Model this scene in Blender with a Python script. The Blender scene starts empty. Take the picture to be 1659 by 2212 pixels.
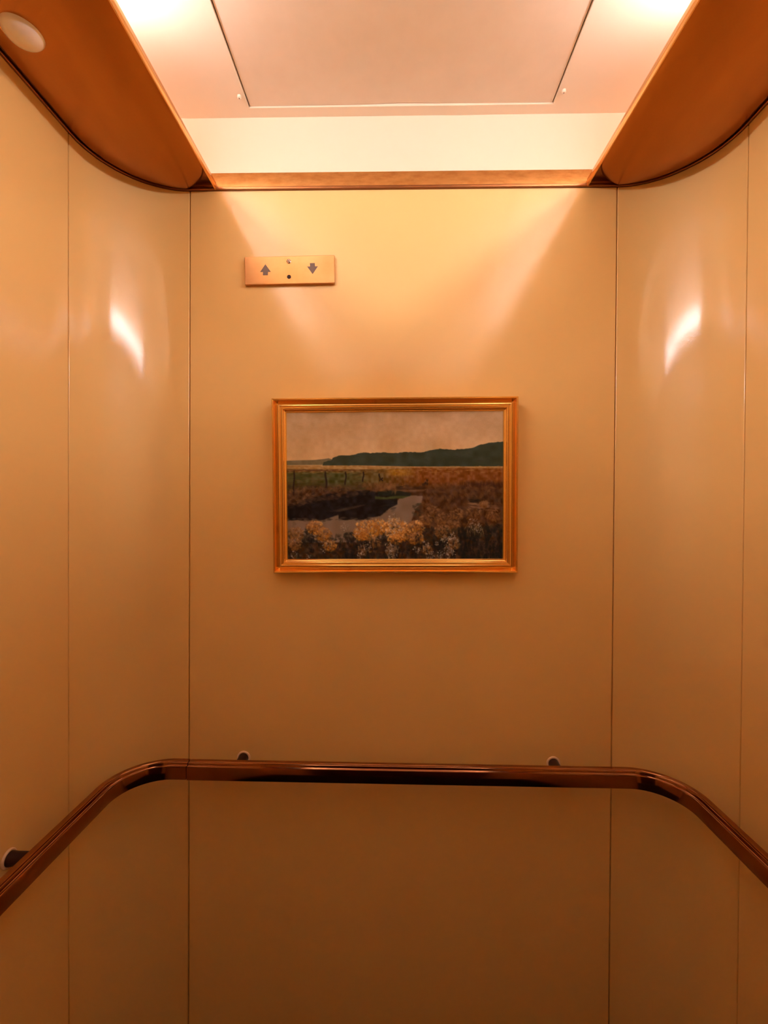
import bpy, bmesh, math, random
import numpy as np
from mathutils import Vector, Matrix

# ------------------------------------------------------------------ camera, light, exposure
SC = bpy.context.scene
COL = SC.collection
W, RAD = 0.6727, 0.1700          # half width of the cab, radius of its rear corners
HC = 2.250                       # height where wall panels end and coves start
ZC = 2.4234                      # raised ceiling
YF = -1.50                       # plane of the cab front
F_PX = 984.36
LAMP_COL = (1.0, 0.95, 1.0)
LAMP_STRENGTH = 53.0
EXPOSURE = 0.0

cam_d = bpy.data.cameras.new('camera')
cam = bpy.data.objects.new('camera', cam_d)
COL.objects.link(cam)
p_, y_, r_ = -9.08001640e-03, 2.21252466e-02, -5.87974089e-03
Rz = Matrix.Rotation(y_, 3, 'Z'); Rx = Matrix.Rotation(p_, 3, 'X'); Ry = Matrix.Rotation(r_, 3, 'Y')
cam.matrix_world = Matrix.Translation((-0.0129314, -1.0799942, 1.5)) @ (Rz @ Rx @ Ry @ Matrix.Rotation(math.pi/2, 3, 'X')).to_4x4()
cam_d.sensor_fit = 'HORIZONTAL'
cam_d.sensor_width = 36.0
cam_d.lens = 36.0 * F_PX / 1659.0
cam_d.clip_start = 0.01
SC.camera = cam

wd = bpy.data.worlds.new('world'); SC.world = wd; wd.use_nodes = True
wd.node_tree.nodes['Background'].inputs[0].default_value = (0.02, 0.01, 0.005, 1)
wd.node_tree.nodes['Background'].inputs[1].default_value = 0.1
SC.view_settings.view_transform = 'Standard'
SC.view_settings.look = 'None'
SC.view_settings.gamma = 1.0
SC.view_settings.use_curve_mapping = False
SC.view_settings.exposure = EXPOSURE
try:
    SC.cycles.max_bounces = 16
    SC.cycles.diffuse_bounces = 12
    SC.cycles.glossy_bounces = 8
    SC.cycles.sample_clamp_indirect = 10.0
except Exception:
    pass

# ------------------------------------------------------------------ materials
def s2l(c):
    return tuple((x/12.92 if x <= .04045 else ((x+.055)/1.055)**2.4) for x in (v/255. for v in c))

def mat(name, col, rough=.5, metal=0., coat=0., coat_rough=.1, bump=None, mottle=None, spec=.5, emit=None, rough_var=None):
    m = bpy.data.materials.new(name); m.use_nodes = True
    nt = m.node_tree; b = nt.nodes['Principled BSDF']
    b.inputs['Base Color'].default_value = (*col, 1)
    b.inputs['Roughness'].default_value = rough
    b.inputs['Metallic'].default_value = metal
    b.inputs['Specular IOR Level'].default_value = spec
    b.inputs['Coat Weight'].default_value = coat
    b.inputs['Coat Roughness'].default_value = coat_rough
    tc = nt.nodes.new('ShaderNodeTexCoord')
    if bump:
        prev = None
        for (scale, strength, dist) in bump:
            n = nt.nodes.new('ShaderNodeTexNoise'); n.inputs['Scale'].default_value = scale
            n.inputs['Detail'].default_value = 2
            nt.links.new(tc.outputs['Object'], n.inputs['Vector'])
            bp = nt.nodes.new('ShaderNodeBump'); bp.inputs['Strength'].default_value = strength
            bp.inputs['Distance'].default_value = dist
            nt.links.new(n.outputs['Fac'], bp.inputs['Height'])
            if prev: nt.links.new(prev.outputs[0], bp.inputs['Normal'])
            prev = bp
        nt.links.new(prev.outputs[0], b.inputs['Normal'])
        if coat: nt.links.new(prev.outputs[0], b.inputs['Coat Normal'])
    if mottle:
        scale, col2, lo, hi = mottle[:4]
        n = nt.nodes.new('ShaderNodeTexNoise'); n.inputs['Scale'].default_value = scale
        n.inputs['Detail'].default_value = 6; n.inputs['Roughness'].default_value = .6
        mp = nt.nodes.new('ShaderNodeMapping')
        if len(mottle) > 4: mp.inputs['Scale'].default_value = mottle[4]
        nt.links.new(tc.outputs['Object'], mp.inputs['Vector'])
        nt.links.new(mp.outputs[0], n.inputs['Vector'])
        r = nt.nodes.new('ShaderNodeMapRange')
        r.inputs['From Min'].default_value = lo; r.inputs['From Max'].default_value = hi
        nt.links.new(n.outputs['Fac'], r.inputs['Value'])
        mx = nt.nodes.new('ShaderNodeMix'); mx.data_type = 'RGBA'
        mx.inputs[6].default_value = (*col, 1); mx.inputs[7].default_value = (*col2, 1)
        nt.links.new(r.outputs[0], mx.inputs[0])
        nt.links.new(mx.outputs[2], b.inputs['Base Color'])
        if rough_var:
            r2 = nt.nodes.new('ShaderNodeMapRange')
            r2.inputs['From Min'].default_value = lo; r2.inputs['From Max'].default_value = hi
            r2.inputs['To Min'].default_value = rough; r2.inputs['To Max'].default_value = rough_var
            nt.links.new(n.outputs['Fac'], r2.inputs['Value'])
            nt.links.new(r2.outputs[0], b.inputs['Roughness'])
    if emit:
        b.inputs['Emission Color'].default_value = (*emit[0], 1)
        b.inputs['Emission Strength'].default_value = emit[1]
    return m

CREAM = (.88, .595, .228)
M = {}
M['wall'] = mat('wall_paint', CREAM, .5, coat=1.0, coat_rough=.095, bump=[(430, .16, .0006), (3.0, .06, .004)])
M['wall'].node_tree.nodes['Principled BSDF'].inputs['Coat IOR'].default_value = 1.62
M['ceiling'] = mat('ceiling_paint', (.90, .79, .63), .55, coat=.35, coat_rough=.3, bump=[(400, .06, .0005)])
M['hatch'] = mat('hatch_paint', (.78, .65, .50), .5, coat=.5, coat_rough=.25, bump=[(400, .06, .0005)],
                 mottle=(14, (.82, .69, .54), .35, .65))
M['bronze'] = mat('bronze_sheet', (.40, .145, .032), .26, 1.0, mottle=(4, (.50, .20, .045), .3, .7, (2.5, .5, 1)))
M['bronze_edge'] = mat('bronze_edge', (.86, .47, .17), .22, 1.0)
M['brass_band'] = mat('brass_band', (.80, .46, .17), .38, 1.0, mottle=(22, (.66, .33, .10), .40, .62, (1, 1, 3)), rough_var=.5)
M['bronze_dark'] = mat('dark_bronze_trim', (.30, .12, .045), .35, 1.0)
M['rail'] = mat('rail_bronze', (.38, .17, .08), .12, 1.0, mottle=(9, (.28, .12, .055), .3, .7))
M['gilt'] = mat('gilt_wood', (1.0, .64, .20), .19, .86, mottle=(16, (.70, .32, .08), .62, .85, (1, 1, .5)))
M['plate'] = mat('brushed_brass', (.66, .35, .145), .40, 1.0, mottle=(9, (.60, .30, .11), .4, .6), bump=[(600, .04, .0003)])
M['dark'] = mat('dark_gap', (.03, .012, .008), .7)
M['arrow'] = mat('arrow_insert', (.11, .07, .055), .35, .3)
M['steel'] = mat('screw_metal', (.75, .6, .5), .25, 1.0)
M['flange'] = mat('flange_cream', (.88, .66, .46), .4, coat=.6, coat_rough=.15)
M['post'] = mat('post_bronze', (.05, .02, .014), .4, .6)
M['plug'] = mat('plug_cream', (.92, .80, .66), .45, coat=.3)
M['lens'] = mat('frosted_lens', (1.0, .90, .78), .3, coat=.8, coat_rough=.15, mottle=(30, (.95, .74, .56), .5, .75))
M['floor'] = mat('floor_carpet', (.015, .008, .006), .95, bump=[(300, .6, .004)], mottle=(60, (.02, .01, .007), .4, .6))
M['door'] = mat('bronze_door', (.09, .035, .015), .4, 0.0)
M['tube'] = mat('lamp_glass', (1, .9, .75), .5, emit=(LAMP_COL, LAMP_STRENGTH))

# ------------------------------------------------------------------ helpers
def link(name, bm, material, parent=None, smooth=False, bevel=0, bseg=2, auto=None, loc=None):
    bmesh.ops.recalc_face_normals(bm, faces=bm.faces[:])
    me = bpy.data.meshes.new(name); bm.to_mesh(me); bm.free()
    me.materials.append(material)
    o = bpy.data.objects.new(name, me); COL.objects.link(o)
    if parent is not None: o.parent = parent
    if loc is not None: o.location = loc
    if smooth:
        for p in me.polygons: p.use_smooth = True
    if bevel:
        md = o.modifiers.new('bevel', 'BEVEL'); md.width = bevel; md.segments = bseg
        md.limit_method = 'ANGLE'; md.angle_limit = math.radians(40)
    if auto is not None:
        me.shade_smooth() if hasattr(me, 'shade_smooth') else None
        try: me.set_sharp_from_angle(angle=math.radians(auto))
        except Exception: pass
    return o

def tag(o, label=None, cat=None, group=None, kind=None):
    if label: o['label'] = label
    if cat: o['category'] = cat
    if group: o['group'] = group
    if kind: o['kind'] = kind
    return o

def empty(name, loc, label, cat, group=None):
    o = bpy.data.objects.new(name, None); COL.objects.link(o); o.location = loc
    o.empty_display_size = .02
    return tag(o, label, cat, group)

def box(bm, x0, x1, y0, y1, z0, z1):
    v = [bm.verts.new((x, y, z)) for x in (x0, x1) for y in (y0, y1) for z in (z0, z1)]
    for f in ((0,1,3,2), (4,6,7,5), (0,4,5,1), (2,3,7,6), (0,2,6,4), (1,5,7,3)):
        bm.faces.new([v[i] for i in f])

def sweep(bm, pts, nrm, prof, closed_prof=True, caps=True):
    """pts: plan points, nrm: inward normals, prof: list of (offset inward, z)."""
    rings = []
    for p, n in zip(pts, nrm):
        rings.append([bm.verts.new((p[0]+n[0]*o, p[1]+n[1]*o, z)) for o, z in prof])
    k = len(prof); m = k if closed_prof else k-1
    for a, b in zip(rings[:-1], rings[1:]):
        for i in range(m):
            j = (i+1) % k
            bm.faces.new((a[i], a[j], b[j], b[i]))
    if caps and closed_prof:
        bm.faces.new(rings[0]); bm.faces.new(rings[-1][::-1])

def plan_left(w=W, r=RAD, n=28, yf=YF, a0=0, a1=90):
    """corner arc of the left rear corner, from side wall (0 deg) to rear wall (90 deg)"""
    P, N = [], []
    for i in range(n+1):
        t = math.radians(a0+(a1-a0)*i/n)
        P.append((-(w-r)-r*math.cos(t), -r+r*math.sin(t)))
        N.append((math.cos(t), -math.sin(t)))
    return P, N

def mirror(P, N):
    return [(-x, y) for x, y in P], [(-x, y) for x, y in N]

def lathe(bm, prof, n=32, axis='z', center=(0, 0, 0)):
    rings = []
    for r, h in prof:
        ring = []
        for i in range(n):
            a = 2*math.pi*i/n
            c, s = r*math.cos(a), r*math.sin(a)
            v = {'z': (c, s, h), 'y': (c, h, s), 'x': (h, c, s)}[axis]
            ring.append(bm.verts.new(Vector(v)+Vector(center)))
        rings.append(ring)
    for a, b in zip(rings[:-1], rings[1:]):
        for i in range(n):
            j = (i+1) % n
            bm.faces.new((a[i], a[j], b[j], b[i]))
    bm.faces.new(rings[0]); bm.faces.new(rings[-1][::-1])

# ------------------------------------------------------------------ the setting
G = 0.0011     # half gap between wall panels
TH = 0.012
bm = bmesh.new(); box(bm, -(W-RAD)+G, (W-RAD)-G, 0, TH, 0, HC)
tag(link('wall_back', bm, M['wall'], bevel=.0012), kind='structure')
for s, nm in ((-1, 'wall_corner_left'), (1, 'wall_corner_right')):
    # the curved corner panel ends in small rounded returns at both seams
    P, N = plan_left()
    dg = math.degrees(.0005/RAD); dr = math.degrees(G/RAD)
    P, N = plan_left(a0=dg, a1=90-dr)
    if s > 0: P, N = mirror(P, N)
    bm = bmesh.new()
    sweep(bm, P, N, [(.0006, 0), (.0006, HC), (-TH, HC), (-TH, 0)])
    tag(link(nm, bm, M['wall'], bevel=.0012, auto=50), kind='structure')
for s, nm in ((-1, 'wall_left'), (1, 'wall_right')):
    bm = bmesh.new()
    xs = sorted((s*W, s*(W+TH)))
    box(bm, xs[0], xs[1], YF-.05, -RAD-.0014, 0, HC)
    tag(link(nm, bm, M['wall'], bevel=.0008), kind='structure')
# substrate closing the shell behind the panel seams
P, N = plan_left()
P = [(-W, YF-.06)] + P; N = [(1, 0)] + N
P2, N2 = mirror(P, N)
PA, NA = P + P2[::-1], N + N2[::-1]
bm = bmesh.new(); sweep(bm, PA, NA, [(-TH-.001, 0), (-TH-.001, HC), (-TH-.02, HC), (-TH-.02, 0)])
tag(link('wall_backing', bm, M['dark']), kind='structure')
# cream walls of the raised ceiling, above the band
bm = bmesh.new(); sweep(bm, PA, NA, [(-.002, 2.2937), (-.002, ZC+.03), (-.03, ZC+.03), (-.03, 2.2937)])
tag(link('wall_upper', bm, M['ceiling'], auto=50), kind='structure')
# brass band under the raised ceiling, with a dark nosing that caps the wall panels
bm = bmesh.new(); sweep(bm, PA, NA, [(.0005, 2.2575), (-.0015, 2.2925), (-.0025, 2.2937), (-.03, 2.2937), (-.03, 2.2575)])
tag(link('trim_1', bm, M['brass_band'], auto=40), kind='structure')
bm = bmesh.new(); sweep(bm, PA, NA, [(-.03, 2.2502), (.0035, 2.2502), (.0045, 2.2515), (.0045, 2.2568), (.0035, 2.2578), (-.03, 2.2578)])
tag(link('trim_2', bm, M['bronze_dark'], auto=40), kind='structure')

# ceiling with the opening of the access hatch
HX0, HX1, HY0, HY1 = -.3545, .3447, -.98, -.0240
bm = bmesh.new()
def sag(x):   # the rear edge of the opening is a little bent
    return .0022*math.exp(-((x-.135)/.045)**2)
nx = 40
xsx = [HX0+(HX1-HX0)*i/nx for i in range(nx+1)]
CR = .0045
box(bm, -.70, HX0, YF-.06, .03, ZC, ZC+.010)
box(bm, HX1, .70, YF-.06, .03, ZC, ZC+.010)
box(bm, HX0, HX1, YF-.06, HY0, ZC, ZC+.010)
lo0 = [bm.verts.new((x, HY1-.4*sag(x), ZC-sag(x)*.55)) for x in xsx]
lo1 = [bm.verts.new((x, .03, ZC)) for x in xsx]
hi0 = [bm.verts.new((x, HY1-.4*sag(x), ZC+.010)) for x in xsx]
hi1 = [bm.verts.new((x, .03, ZC+.010)) for x in xsx]
for i in range(nx):
    bm.faces.new((lo0[i], lo0[i+1], lo1[i+1], lo1[i]))
    bm.faces.new((lo0[i], lo0[i+1], hi0[i+1], hi0[i]))
    bm.faces.new((hi0[i], hi0[i+1], hi1[i+1], hi1[i]))
bmesh.ops.remove_doubles(bm, verts=bm.verts[:], dist=1e-5)
tag(link('ceiling', bm, M['ceiling']), kind='structure')
bm = bmesh.new(); box(bm, -.72, .72, YF-.06, .05, ZC+.018, ZC+.03)
tag(link('ceiling_backing', bm, M['dark']), kind='structure')

# floor and the cab front behind the viewer
bm = bmesh.new(); box(bm, -.72, .72, YF-.06, .05, -.03, 0)
tag(link('floor', bm, M['floor']), kind='structure')
bm = bmesh.new()
box(bm, -W, -.46, YF-.04, YF, 0, HC); box(bm, .46, W, YF-.04, YF, 0, HC); box(bm, -.46, .46, YF-.04, YF, 2.08, HC)
tag(link('wall_front', bm, M['wall'], bevel=.002), kind='structure')
bm = bmesh.new(); box(bm, -W, W, YF-.04, YF, HC, ZC)
tag(link('wall_front_upper', bm, M['ceiling']), kind='structure')
for k, s in enumerate((-1, 1)):
    bm = bmesh.new(); xs = sorted((s*.0015, s*.46)); box(bm, xs[0], xs[1], YF-.05, YF-.03, 0, 2.08)
    tag(link('door_%d' % (k+1), bm, M['door'], bevel=.002), kind='structure')

# ------------------------------------------------------------------ light coves
LIPX = {-1: -.4384, 1: .4303}
def make_cove(s):
    side = 'left' if s < 0 else 'right'
    lx = abs(LIPX[s])
    root = empty('light_cove', (s*.55, -.7, HC), 'long bronze light cove with bulging underside along the %s wall' % side,
                 'light cove', 'bronze light coves under the raised ceiling')
    off = Vector((-s*.55, .7, -HC))
    def fin(name, bm, m, **k):
        bmesh.ops.translate(bm, verts=bm.verts[:], vec=off)
        return link(name, bm, m, root, **k)
    yb = -.0055
    # plan outline of the underside: lip side straight, small round at rear, then wall arc, wall side
    def outline(inset_wall, inset_lip, rc):
        pts = []
        ly = YF+.01
        # along the lip towards the rear
        n1 = 44
        for i in range(n1):
            pts.append((-(lx+inset_lip), ly + (yb-rc-.03-ly)*i/n1))
        return pts
    # belly: loft between the lip-side edge curve and the wall-side edge curve
    lipc, wallc = [], []
    ly = YF+.01
    # lip edge curve (straight, then quarter round), wall edge curve (straight, then arc of the corner)
    NS, NC = 50, 34
    gap = .0095
    rcx, rcy = .062, .075
    for i in range(NS):
        y = ly+(-RAD-ly)*i/NS
        lipc.append((-(lx+.0035), y)); wallc.append((-(W-gap), y))
    yend = yb-.003
    # walk both curves to the common meeting point on the rear
    xm = -(lx+.0035+rcx+.004)
    rr = RAD-gap
    tmax = math.acos(min(1, max(0, (abs(xm)-(W-RAD))/rr))) if abs(xm) > W-RAD else math.pi/2
    for i in range(NC+1):
        f = i/NC
        t = f*tmax
        wx, wy = -(W-RAD)-rr*math.cos(t), -RAD+rr*math.sin(t)
        # lip side: straight until -rcy then ellipse round
        L1 = (RAD-rcy-.012); L2 = 1.57*(rcx+rcy)/2; q = f*(L1+L2)
        if q < L1: px, py = -(lx+.0035), -RAD+q
        else:
            a = (q-L1)/L2*math.pi/2
            px = -(lx+.0035)-rcx*(1-math.cos(a)); py = -RAD+L1+(yend+RAD-L1)*math.sin(a)
        lipc.append((px, py)); wallc.append((wx, wy))
    # surface
    bm = bmesh.new()
    NV = 40
    us = [(.5-.5*math.cos(math.pi*j/NV)) for j in range(NV+1)]
    grid = []
    for (ax, ay), (bx, by) in zip(lipc, wallc):
        row = []
        wdt = math.hypot(bx-ax, by-ay)
        for u in us:
            d = u*wdt; dw = (1-u)*wdt
            e = .085*min(1, wdt/.17)+1e-5
            z = 0.
            if d < e: z = .0125*(1-math.sqrt(max(0, 1-(1-d/e)**2)))
            # distance from the rear end of the lip-side round also lifts the nose
            if dw < .006: z = max(z, .004*(1-math.sqrt(max(0, 1-(1-dw/.006)**2))))
            z -= .011*min(1, wdt/.22)*math.sin(math.pi*min(1, max(0, u)))
            row.append(bm.verts.new((ax+(bx-ax)*u, ay+(by-ay)*u, HC+.0005+z)))
        grid.append(row)
    for a, b in zip(grid[:-1], grid[1:]):
        for j in range(NV):
            try: bm.faces.new((a[j], a[j+1], b[j+1], b[j]))
            except ValueError: pass
    # turn the sheet into a pan: raise a rim all round and close the top
    edge = [r[0] for r in grid] + grid[-1][1:] + [r[-1] for r in grid[::-1]][1:] + grid[0][::-1][1:-1]
    top = [bm.verts.new((v.co.x, v.co.y, HC+.0142)) for v in edge]
    for i in range(len(edge)):
        j = (i+1) % len(edge)
        try: bm.faces.new((edge[i], edge[j], top[j], top[i]))
        except ValueError: pass
    bmesh.ops.remove_doubles(bm, verts=bm.verts[:], dist=1e-5)
    if s > 0:
        for v in bm.verts: v.co.x *= -1
    fin('underside_panel', bm, M['bronze'], auto=35)
    # tray plate above, which shows as the dark triangle in the rear corner
    P, N = plan_left(w=W-.0002, r=RAD-.0002)
    bm = bmesh.new()
    poly = [(-(lx+.002), ly), (-(lx+.002), -.0002)] + [p for p in P[::-1]] + [(-(W-.0002), ly)]
    lo = [bm.verts.new((s*-x, y, HC+.0140)) for x, y in poly]
    hi = [bm.verts.new((s*-x, y, HC+.0165)) for x, y in poly]
    bm.faces.new(lo); bm.faces.new(hi[::-1])
    for i in range(len(lo)):
        j = (i+1) % len(lo); bm.faces.new((lo[i], lo[j], hi[j], hi[i]))
    fin('tray', bm, M['bronze_dark'])
    # inner lip: a narrow strip with a rolled lower bead
    bm = bmesh.new()
    x0 = s*lx
    prof = [(.0, .0018), (.0006, .0004), (.0018, 0), (.0030, .0004), (.0036, .0018), (.0034, .017), (0, .017), (0, .013), (-.0006, .0122), (-.0006, .0042), (0, .0034)]
    ra, rb = [], []
    for d, h in prof:
        ra.append(bm.verts.new((x0+s*d, ly, HC+h))); rb.append(bm.verts.new((x0+s*d, -.0050, HC+h)))
    k = len(prof)
    for i in range(k):
        j = (i+1) % k; bm.faces.new((ra[i], ra[j], rb[j], rb[i]))
    bm.faces.new(ra); bm.faces.new(rb[::-1])
    fin('lip', bm, M['bronze_edge'], auto=40)
    # lamp tube lying in the cove with its two sockets
    bm = bmesh.new()
    lathe(bm, [(.009, -1.36), (.0125, -1.355), (.0125, -.265), (.009, -.26)], 20, 'y', (s*.512, 0, HC+.079))
    fin('lamp_tube', bm, M['tube'], auto=40)
    for ye in (-1.375, -.25):
        bm = bmesh.new(); box(bm, s*.512-.014, s*.512+.014, ye-.012, ye+.012, HC+.0165, HC+.094)
        fin('lamp_socket', bm, M['plug'], bevel=.002)
    return root
for s in (-1, 1): make_cove(s)

# small domed cover on the left cove
dl = empty('downlight', (-.599, -.372, HC-.003), 'small round domed downlight cover of frosted cream on the left bronze cove', 'light')
bm = bmesh.new(); lathe(bm, [(.0325, .0), (.0335, -.0015), (.0325, -.003), (.030, -.0035), (.0295, -.001), (.0295, 0)], 48)
link('trim_ring', bm, M['bronze_edge'], dl, auto=40)
bm = bmesh.new()
lathe(bm, [(.0295*math.cos(a), -.002-.019*math.sin(a)) for a in [math.pi/2*i/12 for i in range(12)]] + [(.0005, -.021)], 48)
link('lens', bm, M['lens'], dl, smooth=True)

# ------------------------------------------------------------------ ceiling hatch and plugs
ht = empty('ceiling_hatch', (0, -.5, ZC), 'large flat cream access hatch set flush in the raised ceiling', 'hatch')
bm = bmesh.new()
NX = 60
hx0, hx1, hy0, hy1 = HX0+.0030, HX1-.0030, HY0+.003, HY1-.0006
def lift(x): return .0022*math.exp(-((x-.0)/.075)**2)
lo, hi = [], []
ys = [hy0, -.2, -.08, -.05, hy1]
for y in ys:
    w_ = max(0, (y+.2)/(.2+hy1)) if y > -.2 else 0
    lo.append([bm.verts.new((hx0+(hx1-hx0)*i/NX, y+.5 - w_*.4*lift(hx0+(hx1-hx0)*i/NX), .0038+w_*w_*lift(hx0+(hx1-hx0)*i/NX))) for i in range(NX+1)])
    hi.append([bm.verts.new((hx0+(hx1-hx0)*i/NX, y+.5, .0095)) for i in range(NX+1)])
for g in (lo, hi):
    for a, b in zip(g[:-1], g[1:]):
        for i in range(NX): bm.faces.new((a[i], a[i+1], b[i+1], b[i]))
for i in range(NX):
    bm.faces.new((lo[0][i], lo[0][i+1], hi[0][i+1], hi[0][i])); bm.faces.new((lo[-1][i], lo[-1][i+1], hi[-1][i+1], hi[-1][i]))
for k in range(len(ys)-1):
    bm.faces.new((lo[k][0], lo[k+1][0], hi[k+1][0], hi[k][0])); bm.faces.new((lo[k][-1], lo[k+1][-1], hi[k+1][-1], hi[k][-1]))
link('hatch_panel', bm, M['hatch'], ht, auto=30)

for (x, y, lab) in ((-.3661, -.0557, 'small cream bolt plug in the ceiling left of the hatch corner'),
                    (.3560, -.0580, 'small cream bolt plug in the ceiling right of the hatch corner')):
    e = empty('ceiling_plug', (x, y, ZC), lab, 'plug', 'cream bolt plugs beside the ceiling hatch')
    bm = bmesh.new(); lathe(bm, [(.0046, .001), (.0046, -.004), (.0038, -.0056), (.0022, -.0062), (.0016, -.0060), (.0015, -.0030), (.0004, -.0030)], 24)
    link('plug_body', bm, M['plug'], e, auto=50)
    bm = bmesh.new(); lathe(bm, [(.0013, -.0030), (.0013, -.0036)], 16)
    link('plug_hole', bm, M['dark'], e)

# ------------------------------------------------------------------ indicator plate
ip = empty('direction_indicator', (-.2624, 0, 2.0582), 'brass plate with dark up and down arrows above the painting', 'sign')
ip.rotation_euler = (0, -math.radians(.85), 0)
PW, PH, PT = .2122, .0655, .0085
bm = bmesh.new(); box(bm, -PW/2, PW/2, -PT, 0, -PH/2, PH/2)
link('plate', bm, M['plate'], ip, bevel=.0012, bseg=3)
def arrow(pts, cx, cz, name, lab):
    bm = bmesh.new()
    a = [bm.verts.new((cx+x, -PT-.0004, cz+z)) for x, z in pts]; b = [bm.verts.new((cx+x, -PT+.002, cz+z)) for x, z in pts]
    bm.faces.new(a); bm.faces.new(b[::-1])
    for i in range(len(a)):
        j = (i+1) % len(a); bm.faces.new((a[i], a[j], b[j], b[i]))
    o = link(name, bm, M['arrow'], ip); o['label'] = lab
up = [(0, .0130), (.0127, -.0050), (.0060, -.0050), (.0054, -.0128), (-.0062, -.0128), (-.0058, -.0050), (-.0127, -.0050)]
arrow(up, -.0567, .0014, 'up_arrow', 'dark up arrow')
arrow([(x, -z) for x, z in up], .0545, .0020, 'down_arrow', 'dark down arrow')
bm = bmesh.new(); lathe(bm, [(.0054, 0), (.0054, -PT-.0007), (.0046, -PT-.0013), (.0003, -PT-.0015)], 24, 'y', (-.0014, 0, .0198))
scr = link('screw', bm, M['steel'], ip, auto=40); scr['label'] = 'steel screw head'
bm = bmesh.new(); box(bm, -.0047, .0047, -PT-.0017, -PT-.0012, -.0007, .0007)
bmesh.ops.rotate(bm, verts=bm.verts[:], cent=(0, 0, 0), matrix=Matrix.Rotation(math.radians(50), 3, 'Y'))
bmesh.ops.translate(bm, verts=bm.verts[:], vec=(-.0014, 0, .0198))
link('slot', bm, M['dark'], scr)
bm = bmesh.new(); lathe(bm, [(.0048, -PT+.003), (.0048, -PT-.0003)], 24, 'y', (-.0012, 0, -.0162))
o = link('screw_hole', bm, M['dark'], ip); o['label'] = 'empty dark screw hole'

# ------------------------------------------------------------------ framed painting
FW, FH = .5656, .4040
fp = empty('framed_painting', (-.0122, -.0035, 1.5520), 'landscape painting of marsh and pond in a gilt moulded frame on the rear wall', 'painting')
fp.rotation_euler = (math.radians(1.25), -math.radians(.55), 0)
PROF = [(0, 0), (0, 26), (.4, 27.6), (1.2, 28.2), (2.2, 28.0), (2.7, 27.0), (3.1, 27.0), (3.6, 27.6), (4.4, 27.4), (5.0, 26.0), (5.8, 22.6),
        (7.4, 18.4), (9.6, 15.2), (11.2, 14.6), (11.8, 15.8), (12.8, 18.6), (14.4, 21.9), (16.2, 22.4), (17.8, 21.8), (18.6, 20.6),
        (19.2, 20.4), (19.7, 21.0), (20.8, 21.8), (22.0, 21.6), (22.5, 20.9), (23.0, 20.9), (23.6, 21.4), (24.6, 20.9), (25.2, 19.0),
        (26.0, 15.8), (27.6, 14.4), (28.2, 13.8), (29.0, 13.8), (29.4, 14.6), (30.4, 14.2), (31.6, 12.2), (31.8, 9.0), (20, 4), (8, 0)]
def rail(side):
    bm = bmesh.new()
    ends = []
    for e in (-1, 1):
        ring = []
        for d, h in PROF:
            d, h = d/1000, h/1000
            if side in ('top', 'bottom'):
                sg = 1 if side == 'top' else -1
                c = (e*(FW/2-d), -h, sg*(FH/2-d))
            else:
                sg = 1 if side == 'right' else -1
                c = (sg*(FW/2-d), -h, e*(FH/2-d))
            ring.append(bm.verts.new(c))
        ends.append(ring)
    k = len(PROF)
    for i in range(k):
        j = (i+1) % k; bm.faces.new((ends[0][i], ends[0][j], ends[1][j], ends[1][i]))
    bm.faces.new(ends[0]); bm.faces.new(ends[1][::-1])
    link('frame_rail', bm, M['gilt'], fp, auto=28)
for sd in ('top', 'bottom', 'left', 'right'): rail(sd)

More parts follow.
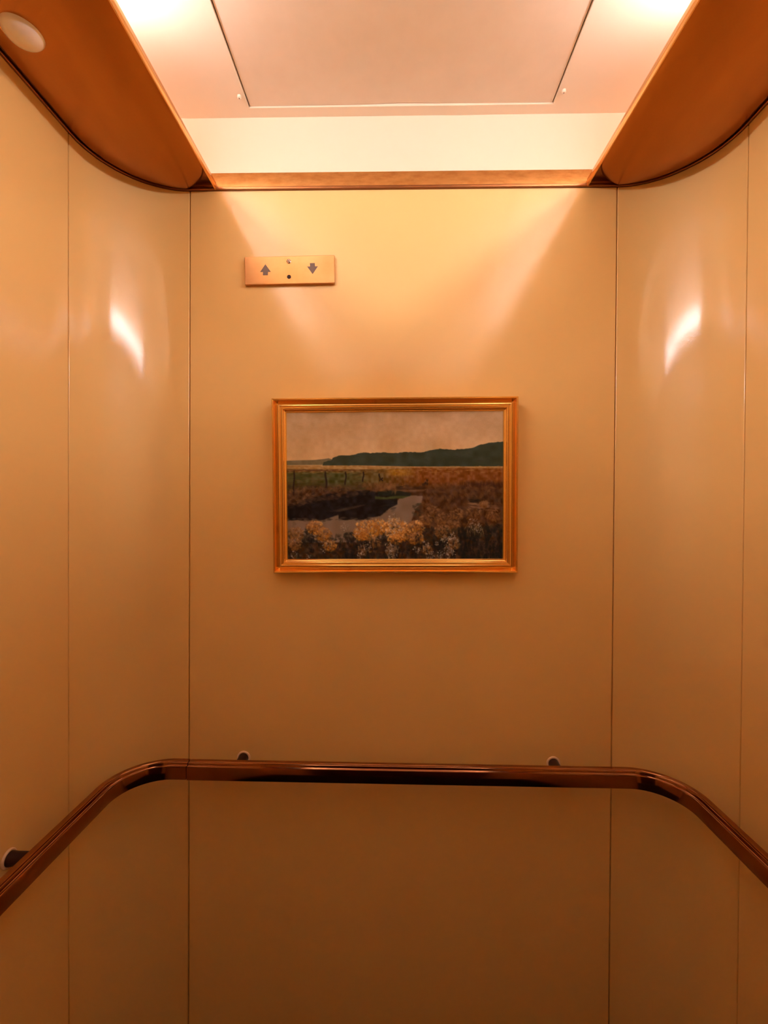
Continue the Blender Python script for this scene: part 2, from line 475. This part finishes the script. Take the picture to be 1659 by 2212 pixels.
# the picture: brushed procedurally, dab by dab, into the colour attribute of a fine mesh
def paint():
    rng = np.random.default_rng(7)
    K = 3.0
    Wp, Hp = 513, 345
    X0, Y0 = 68., 45.
    yy, xx = np.mgrid[0:Hp, 0:Wp]
    X = xx*K+X0; Y = yy*K+Y0
    img = np.zeros((Hp, Wp, 3))
    def col(*c): return np.array(c, float)
    def nz(cell, seed):
        r = np.random.default_rng(seed)
        gh, gw = int(Hp/cell)+3, int(Wp/cell)+3
        g = r.random((gh, gw)); fy = yy/cell; fx = xx/cell
        iy = fy.astype(int); ix = fx.astype(int); ty = fy-iy; tx = fx-ix
        ty = ty*ty*(3-2*ty); tx = tx*tx*(3-2*tx)
        return (g[iy, ix]*(1-ty)*(1-tx)+g[iy+1, ix]*ty*(1-tx)+g[iy, ix+1]*(1-ty)*tx+g[iy+1, ix+1]*ty*tx)
    # sky
    t = np.clip((Y-45)/340, 0, 1)[..., None]
    img[:] = col(164, 113, 67)*(1-t)+col(186, 130, 76)*t
    img += ((nz(40, 1)-.5)*16+(nz(9, 2)-.5)*7)[..., None]
    img -= np.exp(-(X-68)/400)[..., None]*6
    def below(pts): return np.interp(X, [p[0] for p in pts], [p[1] for p in pts])
    def blend(mask, c, var=0, seed=3, cell=8):
        nonlocal img
        m = np.clip(mask, 0, 1)[..., None]
        c = np.broadcast_to(c, img.shape) + ((nz(cell, seed)-.5)*var)[..., None]
        img = img*(1-m)+c*m
    # hazy far hills
    b = below([(68, 378), (150, 375), (260, 374), (330, 368), (370, 362), (400, 372), (460, 376)])
    blend((Y-b)/4, col(108, 80, 44), 10, 4)
    blend((Y-below([(68, 409), (330, 408), (340, 500)]))/3, col(160, 112, 62), 8, 5)
    # dark green wooded hill
    b = below([(320, 430), (335, 388), (390, 376), (400, 362), (440, 344), (470, 340), (520, 344), (600, 325), (620, 322), (680, 328), (760, 324),
               (850, 328), (920, 322), (1050, 324), (1110, 308), (1160, 300), (1200, 303), (1240, 308), (1310, 304), (1400, 292), (1440, 275),
               (1500, 262), (1607, 252)])
    b = b + (nz(5, 8)-.5)*6
    blend((Y-b)/4*(X > 325), col(58, 50, 28), 14, 9, 14)
    # meadow
    fl = below([(68, 412), (600, 414), (1000, 424), (1607, 426)])
    blend((Y-fl)/3, col(148, 98, 46), 24, 10, 5)
    tt = np.clip((X-700)/350, 0, 1)[..., None]
    meadow = col(92, 62, 24)*(1-tt)+col(112, 56, 18)*tt
    blend((Y-below([(68, 432), (600, 440), (900, 434), (1000, 428), (1607, 436)]))/10, meadow, 30, 11, 6)
    blend(np.clip((Y-440)/6, 0, 1)*np.clip((500-Y)/20, 0, 1)*np.clip((X-760)/80, 0, 1)*np.clip((1010-X)/120, 0, 1)*.8, col(150, 92, 24), 26, 12, 4)
    blend(np.exp(-((Y-449)/6)**2)*np.clip((720-X)/300, 0, 1)*.8, col(88, 42, 20), 10, 13)
    blend(np.clip((Y-460)/10, 0, 1)*np.clip((600-Y)/40, 0, 1)*np.clip((620-X)/120, 0, 1), col(74, 58, 22), 30, 14, 7)
    blend(np.clip((Y-530)/60, 0, 1), col(74, 40, 18), 30, 15, 8)
    blend(np.clip((Y-520)/30, 0, 1)*np.clip((X-1290)/60, 0, 1)*np.clip((620-Y)/60, 0, 1)*.8, col(62, 30, 14), 16, 16)
    # pond
    def poly(pts):
        m = np.zeros(X.shape, bool); n = len(pts)
        for i in range(n):
            x1, y1 = pts[i]; x2, y2 = pts[(i+1) % n]
            if y1 == y2: continue
            c = ((y1 > Y) != (y2 > Y)) & (X < (x2-x1)*(Y-y1)/(y2-y1)+x1)
            m ^= c
        m = m.astype(float)
        for _ in range(2):
            m = (m+np.roll(m, 1, 0)+np.roll(m, -1, 0)+np.roll(m, 1, 1)+np.roll(m, -1, 1))/5
        return m
    pond = poly([(68, 800), (200, 790), (440, 760), (600, 790), (720, 760), (840, 690), (880, 640), (960, 628), (1040, 632), (1030, 680), (990, 720),
                 (960, 800), (1000, 900), (600, 960), (200, 960), (68, 960)])
    blend(pond, col(116, 80, 50), 12, 17, 20)
    blend(poly([(850, 588), (940, 590), (1075, 584), (1040, 600), (900, 604)])*.6, col(116, 72, 38), 8, 18)
    # dark bank and its reflection
    blend(poly([(68, 700), (140, 690), (260, 640), (380, 610), (440, 630), (520, 600), (640, 590), (700, 600), (840, 620), (860, 650), (858, 690),
                (800, 720), (740, 770), (620, 795), (440, 800), (440, 760), (330, 800), (100, 800), (68, 770)]), col(34, 21, 13), 16, 19, 9)
    blend(poly([(700, 632), (780, 640), (880, 622), (960, 626), (900, 648), (760, 656), (700, 652)]), col(66, 56, 22), 12, 20)
    blend(poly([(720, 600), (840, 590), (960, 612), (950, 630), (720, 632)])*.9, col(34, 30, 16), 8, 21)
    blend(poly([(380, 735), (560, 700), (640, 690), (560, 715), (450, 740)])*.7, col(80, 52, 28), 12, 22)

    def dab(cx, cy, rx, ry, ang, c, op=.8):
        nonlocal img
        cx = (cx-X0)/K; cy = (cy-Y0)/K; rx = max(.6, rx/K); ry = max(.5, ry/K)
        R = int(max(rx, ry)*1.5)+2
        x0, x1 = max(0, int(cx)-R), min(Wp, int(cx)+R+1); y0, y1 = max(0, int(cy)-R), min(Hp, int(cy)+R+1)
        if x0 >= x1 or y0 >= y1: return
        gy, gx = np.mgrid[y0:y1, x0:x1]
        dx, dy = gx-cx, gy-cy
        ca, sa = math.cos(ang), math.sin(ang)
        u = (dx*ca+dy*sa)/rx; v = (-dx*sa+dy*ca)/ry
        d = u*u+v*v
        a = np.clip(1.35-d, 0, 1)*op
        a = a*(.75+.25*np.sin(v*6+cx))
        a = np.clip(a, 0, 1)[..., None]
        img[y0:y1, x0:x1] = img[y0:y1, x0:x1]*(1-a)+c*a
    U = rng.uniform
    def scatter(n, xr, yr, rx, ry, cols, op=.7, ang=(-3.1, 3.1), jit=14, mask=None):
        cols = [np.array(c, float) for c in cols]
        for _ in range(n):
            x, y = U(*xr), U(*yr)
            if mask is not None and not mask(x, y): continue
            c = cols[rng.integers(len(cols))]+U(-jit, jit)*np.array([1, .65, .35])
            k = U(.6, 1.3)
            dab(x, y, U(*rx)*k, U(*ry)*k, U(*ang), c, op*U(.5, 1))
    # sky strokes
    scatter(260, (68, 1607), (45, 330), (20, 60), (6, 16), [(172, 120, 72), (178, 124, 75), (166, 114, 68)], .22, (-.3, .3), 4,
            mask=lambda x, y: y < 240)
    scatter(160, (360, 1607), (330, 415), (10, 26), (4, 9), [(60, 52, 28), (50, 46, 27), (68, 54, 26), (54, 42, 24)], .4, (-.4, .4), 4,
            mask=lambda x, y: y > np.interp(x, [360, 600, 1100, 1300, 1607], [395, 345, 330, 325, 290]))
    # grass bands
    scatter(420, (68, 1607), (424, 470), (8, 26), (2, 5), [(150, 98, 44), (132, 80, 32), (120, 66, 24), (158, 110, 56)], .45, (-.1, .1), 10)
    scatter(300, (800, 1607), (440, 560), (3, 8), (8, 20), [(128, 66, 20), (104, 52, 18), (142, 82, 28), (96, 44, 16)], .4, (-.25, .25), 10)
    scatter(150, (68, 640), (468, 600), (14, 40), (4, 9), [(80, 64, 24), (64, 52, 20), (92, 60, 26), (70, 44, 18)], .5, (-.3, .15), 8)
    # fence posts
    for (x, y0, y1, w) in ((120, 462, 610, 7), (350, 466, 574, 8), (490, 466, 546, 6), (616, 464, 526, 6), (733, 478, 524, 5), (750, 505, 524, 5)):
        n = 12
        for i in range(n):
            f = i/(n-1)
            dab(x+4*math.sin(f*5+x), y0+(y1-y0)*f, w, (y1-y0)/n+3, .05, col(42, 24, 14), .85)
    scatter(12, (112, 126), (800, 860), (6, 9), (10, 18), [(100, 68, 42)], .6)
    # shrubs
    scatter(500, (68, 1000), (560, 700), (8, 24), (6, 14), [(110, 66, 30), (88, 50, 24), (64, 38, 20), (46, 28, 16), (122, 76, 38)], .5,
            mask=lambda x, y: y < np.interp(x, [68, 260, 300, 430, 520, 700, 850, 1000], [690, 665, 600, 600, 580, 560, 575, 560]) and not (x > 840 and y > 560))
    scatter(60, (620, 860), (545, 600), (14, 30), (7, 12), [(122, 74, 34), (108, 62, 28)], .5)
    scatter(90, (100, 420), (640, 780), (12, 30), (5, 12), [(30, 18, 12), (40, 26, 16)], .5,
            mask=lambda x, y: y > np.interp(x, [68, 400], [710, 640]))
    scatter(40, (420, 840), (640, 780), (12, 30), (4, 9), [(32, 20, 12), (44, 32, 18)], .5, (-.5, .1))
    scatter(26, (970, 1040), (680, 770), (8, 20), (5, 9), [(52, 40, 20), (64, 46, 24)], .7, (-.3, .3))
    scatter(10, (1040, 1072), (520, 575), (5, 9), (7, 14), [(46, 26, 12)], .8)
    scatter(24, (860, 1050), (560, 582), (14, 26), (4, 6), [(54, 32, 16)], .6, (-.1, .1))
    def rgt(x, y): return x > np.interp(y, [560, 640, 720, 800, 900], [1080, 1050, 1010, 980, 960])
    scatter(900, (960, 1607), (560, 880), (9, 26), (7, 18), [(96, 54, 24), (80, 42, 18), (64, 34, 16), (110, 66, 30), (52, 28, 14), (104, 58, 24)], .5, mask=rgt)
    # pale bank on the right
    scatter(30, (1380, 1500), (680, 720), (16, 34), (4, 8), [(138, 90, 50), (120, 76, 42)], .6, (0, .3))
    scatter(16, (1340, 1440), (655, 680), (14, 30), (5, 8), [(36, 22, 12)], .7, (-.1, .2))
    scatter(12, (1430, 1600), (700, 745), (20, 36), (4, 7), [(120, 76, 42)], .4, (0, .2))
    def clump(cx, cy, r, n, cs, op=.75):
        for _ in range(n):
            a = U(0, 6.28); q = r*math.sqrt(U(0, 1))
            c = np.array(cs[rng.integers(len(cs))], float)
            sh = -q*math.sin(a)/r*12
            dab(cx+q*math.cos(a), cy+q*math.sin(a)*.8, U(6, 15), U(4, 9), U(-3, 3), c+sh+U(-12, 12)*np.array([1, .7, .4]), op*U(.4, .9))
    rust = [(112, 64, 28), (126, 76, 34), (94, 52, 22), (140, 88, 42)]
    for (cx, cy, r) in ((1400, 760, 60), (1540, 770, 55), (1180, 800, 60), (1110, 740, 50), (1280, 760, 50), (1060, 800, 45), (1250, 840, 50), (1470, 690, 30)):
        clump(cx, cy, r, 90, rust, .5)
    # undergrowth at the bottom
    gy0 = lambda x: np.interp(x, [68, 200, 400, 560, 800, 1000, 1300, 1607], [900, 860, 900, 880, 850, 860, 860, 830])
    scatter(1500, (68, 1607), (840, 1080), (8, 22), (6, 18), [(40, 28, 16), (30, 22, 14), (52, 36, 18), (62, 40, 20), (34, 30, 16), (28, 18, 12)], .7,
            mask=lambda x, y: y > gy0(x))
    gold = [(158, 90, 32), (172, 104, 38), (144, 78, 26), (118, 62, 22), (196, 128, 56)]
    for (cx, cy, r, n, c) in ((270, 850, 62, 200, rust+gold), (330, 900, 60, 170, rust+gold[:2]), (130, 900, 60, 150, rust), (120, 970, 55, 120, rust), (375, 980, 48, 120, rust+gold),
                           (640, 870, 90, 330, gold), (720, 850, 70, 220, gold), (600, 900, 55, 140, gold), (840, 860, 92, 340, gold+[(196, 140, 84)]), (900, 900, 60, 150, gold),
                           (840, 940, 50, 110, gold), (985, 860, 68, 230, rust+gold), (990, 930, 55, 140, rust+gold[:2]), (690, 960, 50, 90, rust), (620, 1010, 50, 90, rust+[(140, 96, 60)]),
                           (820, 1010, 48, 100, [(140, 98, 58), (112, 72, 38), (90, 58, 30)]), (1070, 1010, 36, 70, rust+[(150, 110, 70)]),
                           (1250, 970, 55, 120, rust+[(150, 108, 70)]), (1180, 880, 60, 120, rust), (1420, 1010, 60, 80, [(84, 48, 24), (66, 40, 20)])):
        clump(cx, cy, r, n, c, .8)
    # dark gaps between stems
    scatter(150, (430, 1600), (940, 1078), (5, 11), (16, 36), [(24, 16, 12), (30, 24, 15), (20, 16, 12)], .75, (-.3, .3), 4)
    scatter(120, (1290, 1600), (860, 1078), (6, 14), (18, 44), [(30, 20, 13), (40, 28, 16), (26, 22, 14)], .7, (-.4, .4), 4)
    # pale seed heads and highlights
    pale = [(170, 126, 84), (150, 108, 68), (132, 92, 54), (184, 142, 100)]
    for (cx, cy, r, n) in ((480, 850, 36, 30), (830, 800, 44, 60), (850, 850, 50, 40), (700, 830, 60, 30), (120, 1045, 26, 16), (220, 1058, 18, 8), (600, 1050, 30, 22), (640, 990, 40, 16),
                           (800, 1000, 40, 40), (820, 1050, 36, 34), (1000, 1010, 30, 22), (1060, 970, 24, 22), (1090, 1050, 36, 24), (1200, 930, 36, 34), (1250, 920, 30, 26),
                           (1220, 1010, 46, 40), (1240, 1050, 40, 24), (1160, 1040, 30, 16), (1400, 830, 44, 34), (1440, 860, 34, 20), (580, 880, 40, 16), (1140, 965, 16, 10), (350, 1000, 40, 12)):
        for _ in range(n):
            a = U(0, 6.28); q = r*math.sqrt(U(0, 1))
            dab(cx+q*math.cos(a), cy+q*math.sin(a), U(4, 10), U(2.5, 6), U(-3, 3), np.array(pale[rng.integers(4)], float)*U(.72, 1), U(.4, .85))
    for _ in range(90):
        x = U(90, 640); dab(x, np.interp(x, [68, 260, 440, 640], [700, 650, 625, 600])+U(-14, 20), U(10, 26), U(6, 13), U(-.5, .5), [col(34, 21, 13), col(84, 50, 26), col(60, 36, 18)][rng.integers(3)], .6)
    for _ in range(70):
        x = U(68, 760); dab(x, np.interp(x, [68, 330, 440, 620, 760], [795, 800, 790, 800, 765])+U(-10, 8), U(10, 28), U(3, 7), U(-.15, .15), [col(36, 23, 14), col(112, 78, 48)][rng.integers(2)], .5)
    for _ in range(26):   # stalks at the lower right
        x = U(1340, 1480); dab(x, U(840, 900), 2.2, U(18, 40), U(-.6, .6), col(120, 84, 44), .6)
    # weave
    img *= (1+.035*(rng.random((Hp, Wp))-.5))[..., None]
    return np.clip(img, 8, 255)/255.

im = paint()
Hp, Wp = im.shape[:2]
lin = np.where(im <= .04045, im/12.92, ((im+.055)/1.055)**2.4)
PAINT_E = np.array((.66, .36, .17))        # divides the seen colour by the light reaching the wall
lin = np.clip(lin/PAINT_E, 0, .9)
lin = np.clip(1.22*lin**1.16, 0, .9)
cw, ch = .5040, .3426
me = bpy.data.meshes.new('canvas')
xs = np.linspace(-cw/2, cw/2, Wp); zs = np.linspace(ch/2, -ch/2, Hp)
co = np.zeros((Hp, Wp, 3)); co[..., 0] = xs[None]; co[..., 2] = zs[:, None]
lum = im.mean(2)
co[..., 1] = -.0125 - .0004*lum                     # slight impasto
idx = np.arange(Hp*Wp).reshape(Hp, Wp)
quads = np.stack([idx[:-1, :-1], idx[1:, :-1], idx[1:, 1:], idx[:-1, 1:]], -1).reshape(-1, 4)
nb = Hp*Wp
cor = [(-cw/2, -.009, ch/2), (-cw/2, -.009, -ch/2), (cw/2, -.009, -ch/2), (cw/2, -.009, ch/2)]
verts = np.concatenate([co.reshape(-1, 3), np.array(cor)])
faces = quads.tolist() + [[nb, nb+3, nb+2, nb+1]]
me.from_pydata(verts.tolist(), [], faces)
ca = me.color_attributes.new('paint', 'FLOAT_COLOR', 'POINT')
cc = np.ones((nb+4, 4), np.float32); cc[:nb, :3] = lin.reshape(-1, 3); cc[nb:, :3] = .2
ca.data.foreach_set('color', cc.ravel())
mc = mat('oil_paint', (.3, .2, .1), .6, bump=[(900, .15, .0005)], spec=.12)
at = mc.node_tree.nodes.new('ShaderNodeAttribute'); at.attribute_name = 'paint'
mc.node_tree.links.new(at.outputs['Color'], mc.node_tree.nodes['Principled BSDF'].inputs['Base Color'])
me.materials.append(mc)
for p in me.polygons: p.use_smooth = True
cv = bpy.data.objects.new('canvas', me); COL.objects.link(cv); cv.parent = fp
cv.location = (-.001, 0, -.0005)
cv['label'] = 'oil painting of an autumn marsh with a pond, fence posts and a wooded hill'

# ------------------------------------------------------------------ handrail
hr = empty('handrail', (0, -.07, .90), 'dark bronze handrail running round the three walls below the painting', 'handrail')
RP = [(.056, .8905), (.056, .9240), (.0565, .9250), (.0655, .9252), (.0662, .9243), (.0670, .9228), (.0682, .9228), (.0690, .9243), (.0702, .9248),
      (.0714, .9240), (.0720, .9222), (.0728, .9196), (.0742, .9184), (.0760, .9184), (.0768, .9196), (.0782, .9204), (.0796, .9196), (.0802, .9178),
      (.0802, .8915), (.0794, .8902), (.0575, .8898)]
RR = RAD
def rail_path(a0, a1):
    return plan_left(r=RR, a0=a0, a1=a1, n=36)
def rail_piece(P, N, dz=0):
    bm = bmesh.new(); sweep(bm, P, N, [(o, z+dz) for o, z in RP])
    bmesh.ops.translate(bm, verts=bm.verts[:], vec=(0, .07, -.90))
    return link('rail_section', bm, M['rail'], hr, auto=32)
P, N = rail_path(0, 90)
JX = -.4725
Pl, Nl = [(-W, -1.32)]+P+[(JX-.0008, 0)], [(1, 0)]+N+[(0, -1)]
rail_piece(Pl, Nl, .0008)
P2, N2 = mirror(P, N)
Pr, Nr = [(JX+.0008, 0)]+P2[::-1]+[(W, -1.32)], [(0, -1)]+N2[::-1]+[(-1, 0)]
rail_piece(Pr, Nr)
def mount(loc, axis, sg):
    """standoff from the wall to the rail with its cream wall flange"""
    bm = bmesh.new()
    L = .058
    lathe(bm, [(.0120, 0), (.0120, .006*sg), (.0112, .012*sg), (.0112, L*sg)], 28, axis)
    po = link('mounting_post', bm, M['post'], hr, auto=40, loc=Vector(loc)-Vector((0, -.07, .90)))
    bm = bmesh.new()
    lathe(bm, [(.0158, 0), (.0158, .0022*sg), (.0150, .0034*sg), (.0136, .0038*sg), (.0122, .0030*sg)], 36, axis)
    link('flange', bm, M['flange'], po, auto=50)
mount((-.3696, 0, .8998), 'y', -1)
mount((.3665, 0, .8998), 'y', -1)
mount((-W, -.316, .8930), 'x', 1)
for y in (-.80, -1.22): mount((-W, y, .8998), 'x', 1)
for y in (-.316, -.80, -1.22): mount((W, y, .8998), 'x', -1)
